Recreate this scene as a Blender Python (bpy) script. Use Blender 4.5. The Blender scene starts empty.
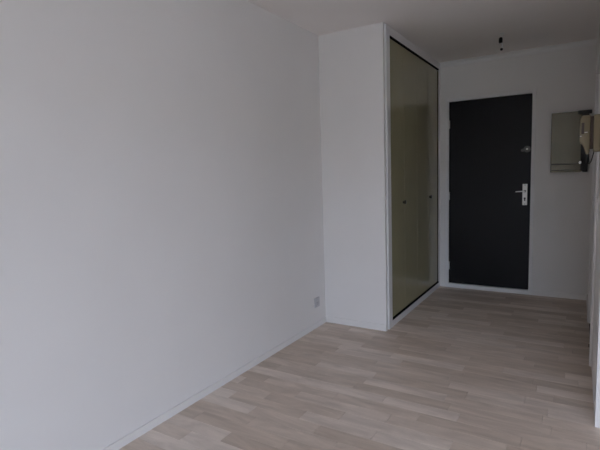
import bpy, bmesh, math, random
from mathutils import Vector, Matrix

S = bpy.context.scene
C = S.collection
random.seed(7)

# ------------------------------------------------------------------ camera
F_PX, YAW, PITCH, ROLL = 455.8, -0.5514, -0.1084, -0.0326
cam_d = bpy.data.cameras.new('camera')
cam_d.sensor_fit = 'HORIZONTAL'; cam_d.sensor_width = 36.0
cam_d.lens = F_PX / 600.0 * 36.0
cam_d.clip_start = 0.05
cam = bpy.data.objects.new('camera', cam_d); C.objects.link(cam)
fw = Vector((math.sin(YAW)*math.cos(PITCH), math.cos(YAW)*math.cos(PITCH), math.sin(PITCH)))
r0 = Vector((math.cos(YAW), -math.sin(YAW), 0)); u0 = r0.cross(fw)
rt = math.cos(ROLL)*r0 + math.sin(ROLL)*u0
up = -math.sin(ROLL)*r0 + math.cos(ROLL)*u0
M4 = Matrix((rt, up, -fw)).transposed().to_4x4()
M4.translation = Vector((1.9134, -3.503, 1.3168))
cam.matrix_world = M4
S.camera = cam

# ------------------------------------------------------------------ world (overcast daylight sky)
W = bpy.data.worlds.new('overcast_sky'); S.world = W
W.use_nodes = True
bg = W.node_tree.nodes['Background']
bg.inputs['Color'].default_value = (0.65, 0.745, 1.0, 1)
bg.inputs['Strength'].default_value = 1.0

# room measures (metres): x to the right, y away from the viewer, z up
H = 2.48            # ceiling
XC = 0.579          # wardrobe front plane (left side of the corridor)
XR = 2.0147         # right side of the corridor
YD = 1.7026         # wall with the entrance door
YE = -0.878         # near end of the corridor's right wall
XW = 4.50           # far right wall of the room (out of view)
YB = -5.40          # window wall behind the viewer
WX0, WX1, WZ0, WZ1 = 1.9, 4.3, 0.05, 2.10   # window opening

# daylight portal in the window opening (guides sky sampling, adds no light)
pl = bpy.data.lights.new('window_portal', 'AREA'); pl.shape = 'RECTANGLE'
pl.size = WX1-WX0; pl.size_y = WZ1-WZ0; pl.cycles.is_portal = True
po = bpy.data.objects.new('window_portal', pl); C.objects.link(po)
po.location = ((WX0+WX1)/2, YB-0.14, (WZ0+WZ1)/2); po.rotation_euler = (math.radians(90), 0, 0)

S.view_settings.view_transform = 'Standard'; S.view_settings.look = 'None'
S.view_settings.gamma = 1.0; S.view_settings.use_curve_mapping = False
S.view_settings.exposure = 4.26
try:
    S.cycles.max_bounces = 14; S.cycles.diffuse_bounces = 9; S.cycles.glossy_bounces = 6
    S.cycles.use_denoising = True
    S.cycles.caustics_reflective = False
except Exception:
    pass

# ------------------------------------------------------------------ materials
def mat(name, col, rough=0.6, metal=0.0, spec=0.5, noise=0.0, nscale=30.0, bump=0.0, bscale=200.0):
    m = bpy.data.materials.new(name); m.use_nodes = True
    nt = m.node_tree; b = nt.nodes['Principled BSDF']
    b.inputs['Base Color'].default_value = (*col, 1)
    b.inputs['Roughness'].default_value = rough
    b.inputs['Metallic'].default_value = metal
    b.inputs['Specular IOR Level'].default_value = spec
    tc = nt.nodes.new('ShaderNodeTexCoord')
    if noise:
        n = nt.nodes.new('ShaderNodeTexNoise'); n.inputs['Scale'].default_value = nscale
        n.inputs['Detail'].default_value = 4
        r = nt.nodes.new('ShaderNodeValToRGB')
        a = tuple(c*(1-noise) for c in col); d = tuple(min(1, c*(1+noise)) for c in col)
        r.color_ramp.elements[0].position = 0.3; r.color_ramp.elements[0].color = (*a, 1)
        r.color_ramp.elements[1].position = 0.7; r.color_ramp.elements[1].color = (*d, 1)
        nt.links.new(tc.outputs['Object'], n.inputs['Vector'])
        nt.links.new(n.outputs['Fac'], r.inputs['Fac']); nt.links.new(r.outputs['Color'], b.inputs['Base Color'])
    if bump:
        n2 = nt.nodes.new('ShaderNodeTexNoise'); n2.inputs['Scale'].default_value = bscale
        n2.inputs['Detail'].default_value = 3
        bp = nt.nodes.new('ShaderNodeBump'); bp.inputs['Strength'].default_value = bump
        bp.inputs['Distance'].default_value = 0.002
        nt.links.new(tc.outputs['Object'], n2.inputs['Vector'])
        nt.links.new(n2.outputs['Fac'], bp.inputs['Height']); nt.links.new(bp.outputs['Normal'], b.inputs['Normal'])
    return m

M_WALL = mat('white_wall_paint', (0.765, 0.75, 0.735), 0.75, spec=0.25, noise=0.012, nscale=2.5, bump=0.12, bscale=260)
M_CEIL = mat('white_ceiling_paint', (0.86, 0.825, 0.805), 0.85, spec=0.2, noise=0.012, nscale=2, bump=0.1, bscale=180)
M_TRIM = mat('white_gloss_trim', (0.76, 0.755, 0.75), 0.4, noise=0.01, nscale=6)
M_SKIRT = mat('white_skirting_paint', (0.77, 0.755, 0.74), 0.75, spec=0.25, noise=0.01, nscale=6)
M_LACQ = mat('olive_beige_lacquer', (0.33, 0.30, 0.18), 0.2, spec=0.6, noise=0.03, nscale=3, bump=0.03, bscale=40)
M_DOOR = mat('near_black_door_paint', (0.005, 0.005, 0.006), 0.42, spec=0.25, noise=0.12, nscale=4, bump=0.05, bscale=90)
M_GREYD = mat('grey_door_paint', (0.42, 0.41, 0.40), 0.5, noise=0.015, nscale=3)
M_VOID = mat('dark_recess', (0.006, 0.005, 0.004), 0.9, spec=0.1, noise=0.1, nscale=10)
M_STEEL = mat('brushed_aluminium', (0.72, 0.71, 0.68), 0.38, metal=0.55, noise=0.04, nscale=25)
M_DULL = mat('dull_dark_steel', (0.13, 0.13, 0.122), 0.35, metal=0.7, noise=0.08, nscale=30)
M_CHROME = mat('polished_chrome', (0.85, 0.85, 0.84), 0.12, metal=1.0, noise=0.02, nscale=20)
M_BLACK = mat('black_plastic', (0.012, 0.012, 0.012), 0.4, noise=0.1, nscale=20)
M_KNOB = mat('dark_bronze_knob', (0.03, 0.025, 0.015), 0.35, metal=0.3, noise=0.1, nscale=40)
M_PANEL = mat('bronze_grey_panel', (0.155, 0.14, 0.092), 0.25, metal=0.25, spec=0.6, noise=0.06, nscale=5)
M_PANELR = mat('bronze_grey_rail', (0.20, 0.185, 0.135), 0.35, metal=0.25, noise=0.06, nscale=8)
M_BEIGE = mat('aged_beige_plastic', (0.225, 0.185, 0.105), 0.4, noise=0.04, nscale=12)
M_GAP = mat('gap_shadow_brown', (0.05, 0.025, 0.016), 0.5, noise=0.08, nscale=12)  # dark brown stands in for shadow in the phone's gap and slot
M_WHITEP = mat('white_plastic', (0.78, 0.78, 0.77), 0.35, noise=0.01, nscale=10)
M_GREYP = mat('edge_shaded_plastic', (0.54, 0.53, 0.54), 0.4, noise=0.02, nscale=10)  # grey carries the edge shading of the socket plate
M_SUB = mat('dark_floor_joint', (0.16, 0.13, 0.11), 0.8, noise=0.08, nscale=12)
M_GROUND = mat('outdoor_ground', (0.22, 0.22, 0.19), 0.9, noise=0.2, nscale=0.3)

M_FACADE = mat('sky_block_facade_paint', (0.40, 0.36, 0.30), 0.9, noise=0.06, nscale=0.6)

def plank_material():
    m = bpy.data.materials.new('pale_oak_laminate'); m.use_nodes = True
    nt = m.node_tree; b = nt.nodes['Principled BSDF']; L = nt.links.new
    tc = nt.nodes.new('ShaderNodeTexCoord'); oi = nt.nodes.new('ShaderNodeObjectInfo')
    at = nt.nodes.new('ShaderNodeAttribute'); at.attribute_name = 'tone'; at.attribute_type = 'GEOMETRY'
    add = nt.nodes.new('ShaderNodeMath'); add.operation = 'ADD'
    L(oi.outputs['Random'], add.inputs[0]); L(at.outputs['Fac'], add.inputs[1])
    fr = nt.nodes.new('ShaderNodeMath'); fr.operation = 'FRACT'; L(add.outputs[0], fr.inputs[0])
    # geometry position so that the grain runs on with world scale
    ge = nt.nodes.new('ShaderNodeNewGeometry')
    off = nt.nodes.new('ShaderNodeCombineXYZ')
    mul = nt.nodes.new('ShaderNodeMath'); mul.operation = 'MULTIPLY'; mul.inputs[1].default_value = 17.0
    L(fr.outputs[0], mul.inputs[0]); L(mul.outputs[0], off.inputs[0]); L(mul.outputs[0], off.inputs[2])
    va = nt.nodes.new('ShaderNodeVectorMath'); va.operation = 'ADD'
    L(ge.outputs['Position'], va.inputs[0]); L(off.outputs[0], va.inputs[1])
    mp = nt.nodes.new('ShaderNodeMapping'); mp.inputs['Scale'].default_value = (3.2, 15, 1)
    L(va.outputs[0], mp.inputs['Vector'])
    n = nt.nodes.new('ShaderNodeTexNoise'); n.inputs['Scale'].default_value = 1.0
    n.inputs['Detail'].default_value = 5; n.inputs['Roughness'].default_value = 0.6
    n.inputs['Distortion'].default_value = 0.6
    L(mp.outputs[0], n.inputs['Vector'])
    r1 = nt.nodes.new('ShaderNodeValToRGB'); e = r1.color_ramp.elements
    e[0].position = 0.0; e[0].color = (0.560, 0.460, 0.378, 1)
    e[1].position = 1.0; e[1].color = (0.740, 0.650, 0.575, 1)
    x = r1.color_ramp.elements.new(0.5); x.color = (0.645, 0.545, 0.462, 1)
    L(fr.outputs[0], r1.inputs['Fac'])
    r2 = nt.nodes.new('ShaderNodeValToRGB'); e = r2.color_ramp.elements
    e[0].position = 0.30; e[0].color = (0.80, 0.785, 0.77, 1)
    e[1].position = 0.68; e[1].color = (1.10, 1.10, 1.10, 1)
    L(n.outputs['Fac'], r2.inputs['Fac'])
    mx = nt.nodes.new('ShaderNodeMix'); mx.data_type = 'RGBA'; mx.blend_type = 'MULTIPLY'
    mx.inputs['Factor'].default_value = 1.0
    L(r1.outputs['Color'], mx.inputs[6]); L(r2.outputs['Color'], mx.inputs[7])
    L(mx.outputs[2], b.inputs['Base Color'])
    b.inputs['Roughness'].default_value = 0.42; b.inputs['Specular IOR Level'].default_value = 0.25
    return m
M_PLANK = plank_material()

def glass_material():
    m = bpy.data.materials.new('window_glass'); m.use_nodes = True
    nt = m.node_tree; out = nt.nodes['Material Output']; nt.nodes.remove(nt.nodes['Principled BSDF'])
    t = nt.nodes.new('ShaderNodeBsdfTransparent'); t.inputs['Color'].default_value = (0.93, 0.95, 0.94, 1)
    g = nt.nodes.new('ShaderNodeBsdfGlossy'); g.inputs['Roughness'].default_value = 0.02
    mx = nt.nodes.new('ShaderNodeMixShader'); mx.inputs[0].default_value = 0.06
    nt.links.new(t.outputs[0], mx.inputs[1]); nt.links.new(g.outputs[0], mx.inputs[2])
    nt.links.new(mx.outputs[0], out.inputs['Surface'])
    return m
M_GLASS = glass_material()

# ------------------------------------------------------------------ mesh helpers
def add_box(bm, x0, x1, y0, y1, z0, z1, bevel=0.0, seg=2):
    vs = [bm.verts.new((x, y, z)) for x in (x0, x1) for y in (y0, y1) for z in (z0, z1)]
    fs = [(0,1,3,2), (4,6,7,5), (0,4,5,1), (2,3,7,6), (0,2,6,4), (1,5,7,3)]
    faces = [bm.faces.new([vs[i] for i in f]) for f in fs]
    if bevel:
        edges = list({e for f in faces for e in f.edges})
        bmesh.ops.bevel(bm, geom=edges, offset=bevel, segments=seg, affect='EDGES', profile=0.5)

def add_cyl(bm, p0, p1, r0_, r1_=None, n=20, bevel=0.0):
    """closed frustum from p0 to p1"""
    r1_ = r0_ if r1_ is None else r1_
    p0, p1 = Vector(p0), Vector(p1); d = (p1-p0).normalized()
    a = d.orthogonal().normalized(); b = d.cross(a)
    prof = [(p0, r0_)]
    if bevel:
        prof = [(p0, r0_-bevel), (p0+d*bevel, r0_), (p1-d*bevel, r1_), (p1, r1_-bevel)]
    else:
        prof = [(p0, r0_), (p1, r1_)]
    rings = [[bm.verts.new(p + r*(math.cos(2*math.pi*i/n)*a + math.sin(2*math.pi*i/n)*b)) for i in range(n)] for p, r in prof]
    for A, B in zip(rings, rings[1:]):
        for i in range(n):
            bm.faces.new((A[i], A[(i+1) % n], B[(i+1) % n], B[i]))
    bm.faces.new(rings[0][::-1]); bm.faces.new(rings[-1])

def add_lathe(bm, origin, axis, prof, n=24):
    """prof = [(distance along axis, radius)...]"""
    o = Vector(origin); d = Vector(axis).normalized(); a = d.orthogonal().normalized(); b = d.cross(a)
    rings = [[bm.verts.new(o + d*t + max(r, 1e-4)*(math.cos(2*math.pi*i/n)*a + math.sin(2*math.pi*i/n)*b)) for i in range(n)] for t, r in prof]
    for A, B in zip(rings, rings[1:]):
        for i in range(n):
            bm.faces.new((A[i], A[(i+1) % n], B[(i+1) % n], B[i]))
    bm.faces.new(rings[0][::-1]); bm.faces.new(rings[-1])

def add_tube(bm, pts, r, n=10):
    pts = [Vector(p) for p in pts]; rings = []
    ref = Vector((0.31, 0.77, 0.55))
    for i, p in enumerate(pts):
        d = (pts[min(i+1, len(pts)-1)] - pts[max(i-1, 0)]).normalized()
        a = d.cross(ref).normalized(); b = d.cross(a)
        rings.append([bm.verts.new(p + r*(math.cos(2*math.pi*k/n)*a + math.sin(2*math.pi*k/n)*b)) for k in range(n)])
    for A, B in zip(rings, rings[1:]):
        for i in range(n):
            bm.faces.new((A[i], A[(i+1) % n], B[(i+1) % n], B[i]))
    bm.faces.new(rings[0][::-1]); bm.faces.new(rings[-1])

def add_prism(bm, poly, y0, y1, bevel=0.0):
    """poly of (x, z) extruded from y0 to y1"""
    A = [bm.verts.new((x, y0, z)) for x, z in poly]; B = [bm.verts.new((x, y1, z)) for x, z in poly]
    n = len(poly); fs = [bm.faces.new(A), bm.faces.new(B[::-1])]
    for i in range(n):
        fs.append(bm.faces.new((A[i], B[i], B[(i+1) % n], A[(i+1) % n])))
    if bevel:
        bmesh.ops.bevel(bm, geom=list({e for f in fs for e in f.edges}), offset=bevel, segments=2, affect='EDGES', profile=0.5)

def obj(name, bm, m, parent=None, smooth=False, label=None, cat=None, kind=None, group=None):
    bmesh.ops.recalc_face_normals(bm, faces=bm.faces[:])
    me = bpy.data.meshes.new(name); bm.to_mesh(me); bm.free()
    me.materials.append(m)
    if smooth:
        me.polygons.foreach_set('use_smooth', [True]*len(me.polygons))
        try: me.set_sharp_from_angle(angle=math.radians(35))
        except Exception: pass
    o = bpy.data.objects.new(name, me); C.objects.link(o)
    if parent is not None:
        o.parent = parent
        o.matrix_parent_inverse = Matrix.Translation(-parent.location)
    tag(o, label, cat, kind, group)
    return o

def tag(o, label=None, cat=None, kind=None, group=None):
    if label: o['label'] = label
    if cat: o['category'] = cat
    if kind: o['kind'] = kind
    if group: o['group'] = group

def empty(name, loc, label, cat, kind=None):
    e = bpy.data.objects.new(name, None); C.objects.link(e); e.location = loc
    e.empty_display_size = 0.1; tag(e, label, cat, kind)
    return e

def box(name, dims, m, parent=None, bevel=0.0, **k):
    bm = bmesh.new(); add_box(bm, *dims, bevel=bevel)
    return obj(name, bm, m, parent, **k)

def boxes(name, dl, m, parent=None, bevel=0.0, **k):
    bm = bmesh.new()
    for d in dl: add_box(bm, *d, bevel=bevel)
    return obj(name, bm, m, parent, **k)

# ------------------------------------------------------------------ setting
T = 0.15
floor = box('floor', (-T, XW+T, YB-T, YD+T, -0.20, -0.0085), M_SUB,
            label='pale wood-look strip laminate floor running through room and corridor', cat='floor', kind='structure')
box('ceiling', (-T, XW+T, YB-T, YD+T, H, H+T), M_CEIL, label='plain white ceiling over room and corridor', cat='ceiling', kind='structure')
box('wall_left', (-T, 0, YB-T, YD+T, -0.1, H), M_WALL, label='long bare white wall with a low socket', cat='wall', kind='structure')
box('wall_return', (0, XC-0.006, 0, 0.030, -0.005, H), M_WALL, bevel=0.0, label='narrow white wall beside the wardrobe, facing the room', cat='wall', kind='structure')
# entrance wall with the door opening
DX0, DX1, DZ = 0.6724, 1.488, 2.06
boxes('wall_back', [(0, DX0-0.02, YD, YD+T, -0.1, H), (DX1+0.02, XR+0.25, YD, YD+T, -0.1, H),
                    (DX0-0.02, DX1+0.02, YD, YD+T, DZ+0.02, H)], M_WALL,
      label='white corridor end wall around the dark entrance door', cat='wall', kind='structure')
# corridor's right wall with an inner door near its far end
RY0, RY1, RZ = 0.01, 0.95, 2.05
boxes('wall_right', [(XR, XR+0.1, YE, RY0, -0.1, H), (XR, XR+0.1, RY1, YD, -0.1, H), (XR, XR+0.1, RY0, RY1, RZ, H)], M_WALL,
      label='white right-hand corridor wall seen edge-on', cat='wall', kind='structure')
box('wall_step', (XR+0.1, XW, YE, YE+0.1, -0.1, H), M_WALL, label='white wall right of the corridor mouth, out of view', cat='wall', kind='structure')
box('wall_side', (XW, XW+T, YB-T, YE+0.1, -0.1, H), M_WALL, label='white far right wall of the room, out of view', cat='wall', kind='structure')
boxes('wall_window', [(0, WX0, YB-T, YB, -0.1, H), (WX1, XW, YB-T, YB, -0.1, H),
                      (WX0, WX1, YB-T, YB, -0.1, WZ0), (WX0, WX1, YB-T, YB, WZ1, H)], M_WALL,
      label='white wall with the window behind the viewer', cat='wall', kind='structure')

# window behind the viewer
win = empty('window_1', ((WX0+WX1)/2, YB-0.08, WZ0), 'white framed three-light window behind the viewer', 'window', 'structure')
fy0, fy1 = YB-0.11, YB-0.05
for x0, x1 in ((WX0, WX0+0.06), (WX1-0.06, WX1)):
    box('window_frame', (x0, x1, fy0, fy1, WZ0, WZ1), M_TRIM, win, bevel=0.004)
for z0, z1 in ((WZ0, WZ0+0.06), (WZ1-0.06, WZ1)):
    box('window_frame', (WX0+0.06, WX1-0.06, fy0, fy1, z0, z1), M_TRIM, win, bevel=0.004)
pw = (WX1-WX0-0.12)/3
for i in range(3):
    a = WX0+0.06+i*pw
    sash = boxes('sash', [(a, a+0.04, fy0+0.01, fy1+0.01, WZ0+0.06, WZ1-0.06), (a+pw-0.04, a+pw, fy0+0.01, fy1+0.01, WZ0+0.06, WZ1-0.06),
                          (a+0.04, a+pw-0.04, fy0+0.01, fy1+0.01, WZ0+0.06, WZ0+0.11), (a+0.04, a+pw-0.04, fy0+0.01, fy1+0.01, WZ1-0.11, WZ1-0.06)], M_TRIM, win)
    box('pane', (a+0.04, a+pw-0.04, YB-0.085, YB-0.081, WZ0+0.11, WZ1-0.11), M_GLASS, sash)
box('ground', (-40, 40, -80, YB-T-0.3, -3.1, -3.0), M_GROUND, label='grey open ground outside the window', cat='ground', kind='structure')
box('sky_blocking_facade', (-30, 34, YB-24, YB-14, -3.0, 3.0), M_FACADE, label='pale unseen facade added across the street to block low sky light', cat='building', kind='structure')  # unseen block added to keep low sky light out of the corridor

# ---- floor strips: each one laid along x; those in view are pieces of their own
ROWH, GAP = 0.092, 0.0009
rest = bmesh.new(); tone = rest.verts.layers.float.new('tone')
cache = {}
def plank_mesh(lx, ly):
    k = (round(lx, 3), round(ly, 4))
    if k not in cache:
        bm = bmesh.new()
        x, y, c = lx/2, ly/2, 0.0010
        low = [bm.verts.new(p) for p in ((-x,-y,-0.008), (x,-y,-0.008), (x,y,-0.008), (-x,y,-0.008))]
        mid = [bm.verts.new(p) for p in ((-x,-y,-c*.5), (x,-y,-c*.5), (x,y,-c*.5), (-x,y,-c*.5))]
        top = [bm.verts.new(p) for p in ((-x+c,-y+c,0), (x-c,-y+c,0), (x-c,y-c,0), (-x+c,y-c,0))]
        bm.faces.new(top)
        for A, B in ((low, mid), (mid, top)):
            for i in range(4): bm.faces.new((A[i], A[(i+1) % 4], B[(i+1) % 4], B[i]))
        bmesh.ops.recalc_face_normals(bm, faces=bm.faces[:])
        me = bpy.data.meshes.new('plank'); bm.to_mesh(me); bm.free(); me.materials.append(M_PLANK)
        cache[k] = me
    return cache[k]

def in_view(x0, x1, y0, y1):
    for x in (x0, (x0+x1)/2, x1):
        for y in (y0, y1):
            d = Vector((x, y, 0)) - M4.translation
            z = d.dot(fw)
            if z > 0.1 and -40 < 300+F_PX*d.dot(rt)/z < 640 and 225-F_PX*d.dot(up)/z < 490:
                return True
    return False

n_plank = 0
y = YD - 0.002; row = 0
while y > YB:
    y1, y0 = y, max(y-ROWH, YB)
    xa = XC-0.02 if (y0+y1)/2 > 0.0 else 0.0
    xb = XR if (y0+y1)/2 > YE else XW
    x = xa - random.uniform(0.0, 0.45)
    while x < xb:
        L_ = random.choice((0.42, 0.50, 0.58))
        x0, x1 = max(x, xa), min(x+L_, xb); x += L_
        if x1-x0 < 0.02: continue
        if in_view(x0, x1, y0, y1) and n_plank < 300:
            o = bpy.data.objects.new('plank', plank_mesh(x1-x0-GAP, y1-y0-GAP)); C.objects.link(o)
            o.parent = floor; o.location = ((x0+x1)/2, (y0+y1)/2, 0); n_plank += 1
        else:
            t = random.random(); n0 = len(rest.verts)
            add_box(rest, x0+GAP/2, x1-GAP/2, y0+GAP/2, y1-GAP/2, -0.008, 0)
            rest.verts.ensure_lookup_table()
            for v in rest.verts[n0:]: v[tone] = t
    y -= ROWH; row += 1
obj('plank_field', rest, M_PLANK, floor, kind='stuff')

# ---- skirtings
box('baseboard_left', (0, 0.010, YB, 0, 0, 0.045), M_SKIRT, bevel=0.002, label='low white skirting along the long bare wall', cat='baseboard', kind='structure')
box('baseboard_return', (0.010, XC-0.006, -0.010, 0, 0, 0.055), M_SKIRT, bevel=0.003, label='low white skirting under the narrow wall beside the wardrobe', cat='baseboard', kind='structure')
box('baseboard_back', (DX1+0.036, XR-0.012, YD-0.012, YD, 0, 0.055), M_SKIRT, bevel=0.003, label='low white skirting right of the entrance door', cat='baseboard', kind='structure')
box('baseboard_right', (XR-0.012, XR, RY1+0.07, YD-0.012, 0, 0.062), M_SKIRT, bevel=0.003, label='short white skirting in the far right corridor corner', cat='baseboard', kind='structure')
# cove moulding over the entrance door
bm = bmesh.new()
cv = [(0.0, 0.0), (-0.042, 0.0)] + [(-0.042+0.036*math.sin(a*math.pi/12), -0.006-0.036*(1-math.cos(a*math.pi/12))) for a in range(0, 7)] + [(0.0, -0.046)]
A = [bm.verts.new((XC, YD+p, H+q)) for p, q in cv]; B = [bm.verts.new((XR, YD+p, H+q)) for p, q in cv]
bm.faces.new(A); bm.faces.new(B[::-1])
for i in range(len(cv)):
    bm.faces.new((A[i], B[i], B[(i+1) % len(cv)], A[(i+1) % len(cv)]))
obj('trim_1', bm, M_TRIM, smooth=True, label='white cove moulding along the ceiling above the entrance door', cat='moulding', kind='structure')

# ------------------------------------------------------------------ entrance door
d1 = empty('door_1', ((DX0+DX1)/2, YD, 0), 'near-black flush entrance door in a thin white frame', 'door', 'structure')
box('leaf', (DX0+0.003, DX1-0.003, YD-0.004, YD+0.038, 0.052, DZ-0.004), M_DOOR, d1, bevel=0.002)
box('jamb', (DX0-0.034, DX0, YD-0.010, YD+0.06, 0, DZ+0.034), M_TRIM, d1, bevel=0.003)
box('jamb', (DX1, DX1+0.034, YD-0.010, YD+0.06, 0, DZ+0.034), M_TRIM, d1, bevel=0.003)
box('head', (DX0, DX1, YD-0.010, YD+0.06, DZ, DZ+0.034), M_TRIM, d1, bevel=0.003)
box('threshold', (DX0, DX1, YD-0.012, YD+0.06, 0, 0.046), M_TRIM, d1, bevel=0.004)
box('stop', (DX0, DX1, YD+0.060, YD+0.075, 0.046, DZ), M_VOID, d1)
for z in (1.815, 1.035, 0.25):
    bm = bmesh.new(); add_cyl(bm, (DX0+0.004, YD-0.008, z-0.045), (DX0+0.004, YD-0.008, z+0.045), 0.008, n=12, bevel=0.002)
    obj('hinge', bm, M_TRIM, d1, smooth=True)
HX = 1.437
pt = box('handle_plate', (HX-0.0225, HX+0.0225, YD-0.014, YD-0.004, 0.938, 1.155), M_STEEL, d1, bevel=0.003, label='pale aluminium lock plate')
bm = bmesh.new(); add_cyl(bm, (HX, YD-0.020, 1.082), (HX, YD-0.014, 1.082), 0.0125, n=20, bevel=0.001)
obj('collar', bm, M_DULL, pt, smooth=True)
bm = bmesh.new()
add_tube(bm, [(HX, YD-0.016, 1.082), (HX, YD-0.040, 1.082), (HX-0.004, YD-0.050, 1.082), (HX-0.014, YD-0.055, 1.082), (HX-0.045, YD-0.055, 1.080), (HX-0.082, YD-0.053, 1.078)], 0.0058, 12)
obj('lever', bm, M_STEEL, pt, smooth=True)
bm = bmesh.new(); add_cyl(bm, (HX, YD-0.019, 1.008), (HX, YD-0.013, 1.008), 0.0095, n=18, bevel=0.001)
add_box(bm, HX-0.0055, HX+0.0055, YD-0.019, YD-0.013, 0.982, 1.006)
obj('lock_cylinder', bm, M_BLACK, pt, smooth=True)
for z in (0.950, 1.143):
    bm = bmesh.new(); add_cyl(bm, (HX, YD-0.0155, z), (HX, YD-0.013, z), 0.004, n=12)
    obj('screw', bm, M_DULL, pt, smooth=True)
# upper security lock
LX, LZ = 1.449, 1.508
rose = bmesh.new(); add_lathe(rose, (LX, YD-0.004, LZ), (0, -1, 0), [(0, 0.034), (0.008, 0.034), (0.012, 0.030), (0.012, 0.022), (0.006, 0.019), (0.006, 0.0)], 28)
rose = obj('lock_rose', rose, M_DULL, d1, smooth=True, label='round dull steel upper lock')
bm = bmesh.new(); add_lathe(bm, (LX, YD-0.008, LZ), (0, -1, 0), [(0, 0.010), (0.014, 0.010), (0.016, 0.008), (0.016, 0.0)], 18)
obj('lock_core', bm, M_STEEL, rose, smooth=True)
bm = bmesh.new(); add_lathe(bm, (LX-0.042, YD-0.004, LZ-0.010), (0, -1, 0), [(0, 0.016), (0.006, 0.016), (0.009, 0.012), (0.009, 0.0)], 20)
obj('keyhole_cover', bm, M_DULL, rose, smooth=True)

# ------------------------------------------------------------------ inner door in the right wall
d2 = empty('door_2', (XR, (RY0+RY1)/2, 0), 'pale inner door with frame in the right wall, edge-on', 'door', 'structure')
box('leaf', (XR+0.015, XR+0.055, RY0+0.012, RY1-0.012, 0.008, RZ-0.012), M_GREYD, d2, bevel=0.002)
box('casing', (XR-0.014, XR+0.02, RY0-0.068, RY0+0.008, 0, RZ+0.06), M_TRIM, d2, bevel=0.003)
box('casing', (XR-0.014, XR+0.02, RY1-0.008, RY1+0.068, 0, RZ+0.06), M_TRIM, d2, bevel=0.003)
box('casing', (XR-0.014, XR+0.02, RY0+0.008, RY1-0.008, RZ-0.008, RZ+0.06), M_TRIM, d2, bevel=0.003)
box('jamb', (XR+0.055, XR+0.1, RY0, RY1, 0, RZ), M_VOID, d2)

# ------------------------------------------------------------------ built-in wardrobe
WY0, WY1 = 0.125, 1.630
wd = empty('built_in_wardrobe', (0.30, (WY0+WY1)/2, 0), 'tall built-in wardrobe with glossy olive-beige folding doors', 'wardrobe')
box('corner_post', (XC-0.07, XC-0.012, 0.0305, 0.046, 0, H-0.001), M_TRIM, wd)
box('casing', (XC-0.07, XC+0.004, 0.046, WY0, 0, H-0.001), M_TRIM, wd, bevel=0.003)
box('casing', (XC-0.07, XC+0.000, WY1, YD-0.001, 0, H-0.001), M_TRIM, wd, bevel=0.002)
box('lintel', (XC-0.07, XC+0.000, WY0, WY1, 2.411, H-0.001), M_WALL, wd, bevel=0.002)
box('plinth', (XC-0.07, XC+0.003, WY0, WY1, 0, 0.055), M_TRIM, wd, bevel=0.002)
box('cabinet_interior', (0.01, XC-0.055, 0.032, YD-0.002, 0.0, H-0.005), M_VOID, wd)
box('gap_shadow_strip', (XC-0.050, XC+0.001, WY0, WY1, 2.396, 2.4105), M_VOID, wd, label='dark strip standing for the shadow in the top gap')  # near-black strips above and below the leaves paint the gap shadow
box('gap_shadow_strip', (XC-0.050, XC+0.001, WY0, WY1, 0.0555, 0.071), M_VOID, wd, label='dark strip standing for the shadow in the bottom gap')
box('end_gap_shade', (XC-0.050, XC-0.004, WY1-0.011, WY1, 0.071, 2.392), M_VOID, wd)  # near-black filler painting the shade of the gap at the far leaf
lw = (WY1-WY0-0.014)/4
for i in range(4):
    a = WY0 + 0.002 + i*lw
    leaf = box('door_leaf', (XC-0.030, XC-0.009, a+0.0008, a+lw-0.0008, 0.072, 2.395), M_LACQ, wd, bevel=0.0012)
    if i in (0, 3):
        ky = a+lw-0.040 if i == 0 else a+0.050
        bm = bmesh.new(); add_lathe(bm, (XC-0.009, ky, 1.048), (1, 0, 0), [(0, 0.013), (0.006, 0.011), (0.010, 0.010), (0.016, 0.018), (0.022, 0.019), (0.026, 0.014), (0.027, 0.0)], 20)
        obj('knob', bm, M_KNOB, leaf, smooth=True)

# ------------------------------------------------------------------ electrical panel on the end wall
PX0, PX1, PZ0, PZ1 = 1.662, 1.994, 1.264, 1.836
ep = empty('electrical_panel', ((PX0+PX1)/2, YD, PZ0), 'bronze-grey electrical panel mounted high, right of the entrance door', 'electrical panel')
box('back_box', (PX0+0.004, PX1-0.022, YD-0.030, YD, PZ0+0.004, PZ1-0.004), M_BLACK, ep, bevel=0.002)
box('cover', (PX0, 1.915, YD-0.046, YD-0.030, 1.346, PZ1), M_PANEL, ep, bevel=0.004)
box('lower_rail', (PX0, 1.915, YD-0.044, YD-0.030, PZ0+0.022, 1.340), M_PANELR, ep, bevel=0.004)
box('lip', (PX0, 1.925, YD-0.050, YD-0.028, PZ0, PZ0+0.019), M_PANEL, ep, bevel=0.003)
box('top_cap', (1.880, PX1, YD-0.048, YD-0.030, PZ1-0.030, PZ1+0.006), M_BLACK, ep, bevel=0.003)
box('breaker_housing', (1.930, PX1-0.020, YD-0.044, YD-0.030, PZ0-0.004, PZ1-0.030), M_BLACK, ep, bevel=0.004, label='black column at the panel edge')
bm = bmesh.new(); add_lathe(bm, (1.912, YD-0.046, 1.352), (0, -1, 0), [(0, 0.010), (0.012, 0.010), (0.018, 0.015), (0.024, 0.013), (0.026, 0.0)], 18)
obj('knob', bm, M_CHROME, ep, smooth=True, label='small shiny knob')

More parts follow.
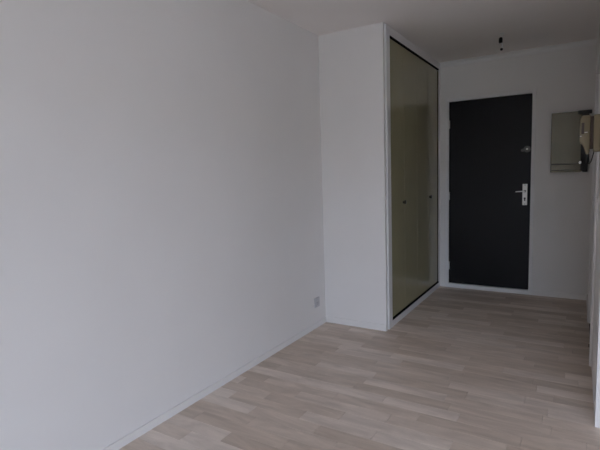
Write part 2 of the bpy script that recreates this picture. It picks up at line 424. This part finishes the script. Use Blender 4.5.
# ------------------------------------------------------------------ entry phone on the right wall
IY, iz = -0.33, 1.385   # centre along the wall, bottom
ip = empty('entry_phone', (XR, IY, iz), 'aged beige entry phone with handset on the right wall', 'intercom')
box('base', (XR-0.042, XR, IY-0.042, IY+0.042, iz+0.012, iz+0.222), M_BEIGE, ip, bevel=0.006)
box('cradle_gap_shade', (XR-0.058, XR-0.040, IY-0.028, IY+0.034, iz+0.030, iz+0.215), M_GAP, ip, bevel=0.003)  # fills the space behind the handset; gap shadow is in its colour
hp = [(-0.058, 0.222), (-0.098, 0.222), (-0.110, 0.200), (-0.111, 0.150), (-0.110, 0.072), (-0.104, 0.062),
      (-0.092, 0.060), (-0.086, 0.040), (-0.078, 0.004), (-0.073, -0.002), (-0.062, 0.000), (-0.058, 0.016)]
bm = bmesh.new(); add_prism(bm, [(XR+x, iz+z) for x, z in hp], IY-0.026, IY+0.026, bevel=0.004)
hs = obj('handset', bm, M_BEIGE, ip, smooth=True)
box('groove_shade', (XR-0.101, XR-0.088, IY-0.0275, IY-0.024, iz+0.116, iz+0.180), M_GAP, hs, bevel=0.001, label='dark plate standing for the shaded grip slot')  # dark plate laid on the handset as the shade of an indentation
for sx, sz, hw in ((-0.104, 0.104, 0.004), (-0.078, 0.125, 0.008)):
    box('highlight_stud', (XR+sx-hw, XR+sx+hw, IY-0.0285, IY-0.024, iz+sz-0.003, iz+sz+0.003), M_STEEL, hs, bevel=0.0015)  # small bright pieces added in place of highlights on the handset
bm = bmesh.new()
cz = [(XR-0.066 + 0.006*math.cos(t*0.9), IY + 0.004 + 0.006*math.sin(t*0.9), iz - 0.001 - 0.0009*t) for t in range(0, 56)]
add_tube(bm, cz, 0.0028, 6)
add_tube(bm, [(XR-0.066, IY+0.004, iz-0.050), (XR-0.058, IY+0.004, iz-0.056), (XR-0.049, IY+0.004, iz-0.044), (XR-0.043, IY+0.004, iz-0.02), (XR-0.036, IY+0.004, iz+0.014)], 0.0028, 6)
obj('cord', bm, M_BLACK, ip, smooth=True, label='black coiled cord')

# ------------------------------------------------------------------ light switch below it
sw = empty('light_switch', (XR, -0.26, 1.05), 'white light switch on the right wall under the entry phone', 'switch')
box('plate', (XR-0.009, XR, -0.30, -0.22, 1.050, 1.130), M_WHITEP, sw, bevel=0.003)
box('rocker', (XR-0.013, XR-0.008, -0.282, -0.238, 1.064, 1.116), M_WHITEP, sw, bevel=0.002)

# ------------------------------------------------------------------ socket on the left wall
oy, oz = -0.160, 0.222
so = empty('wall_socket', (0, oy, oz-0.04), 'small wall socket, its shading greyed into the colour, low on the long bare wall', 'socket')
box('plate', (0, 0.010, oy-0.040, oy+0.040, oz-0.042, oz+0.042), M_GREYP, so, bevel=0.003)
bm = bmesh.new(); add_lathe(bm, (0.009, oy, oz), (1, 0, 0), [(0, 0.024), (0.004, 0.024), (0.004, 0.0205), (0.0012, 0.019), (0.0012, 0.0)], 28)
rc = obj('socket_well', bm, M_GREYP, so, smooth=True)
for dy in (-0.0095, 0.0095):
    bm = bmesh.new(); add_cyl(bm, (0.0100, oy+dy, oz), (0.0108, oy+dy, oz), 0.0026, n=12)
    obj('pin_hole', bm, M_BLACK, rc)
bm = bmesh.new(); add_cyl(bm, (0.010, oy, oz+0.011), (0.018, oy, oz+0.011), 0.0024, n=12, bevel=0.0006)
obj('earth_pin', bm, M_STEEL, rc, smooth=True)

# ------------------------------------------------------------------ bare lamp holder hanging from the corridor ceiling
bx, by = 1.302, 0.925
lh = empty('hanging_lamp_holder', (bx, by, H), 'small bare lamp holder hanging on a short wire from the corridor ceiling', 'lamp holder')
bm = bmesh.new(); add_lathe(bm, (bx, by, H), (0, 0, -1), [(0, 0.022), (0.006, 0.020), (0.012, 0.010), (0.014, 0.0)], 20)
obj('ceiling_rose', bm, M_WHITEP, lh, smooth=True)
bm = bmesh.new(); add_tube(bm, [(bx, by, H-0.010), (bx-0.004, by, H-0.022), (bx-0.008, by, H-0.034)], 0.003, 8)
obj('wire', bm, M_WHITEP, lh, smooth=True)
bm = bmesh.new(); add_lathe(bm, (bx-0.008, by, H-0.030), (-0.03, 0, -1), [(0, 0.006), (0.006, 0.014), (0.020, 0.016), (0.044, 0.015), (0.050, 0.010), (0.052, 0.0)], 18)
obj('socket', bm, M_BLACK, lh, smooth=True, label='dark lamp socket')
bm = bmesh.new(); add_tube(bm, [(bx-0.008, by, H-0.078), (bx+0.006, by, H-0.088), (bx+0.005, by, H-0.110), (bx-0.001, by, H-0.128)], 0.007, 10)
obj('terminal_block', bm, M_WHITEP, lh, smooth=True)
bm = bmesh.new(); add_lathe(bm, (bx-0.001, by, H-0.122), (0, 0, -1), [(0, 0.005), (0.005, 0.011), (0.014, 0.012), (0.020, 0.008), (0.022, 0.0)], 16)
obj('end_cap', bm, M_BLACK, lh, smooth=True)
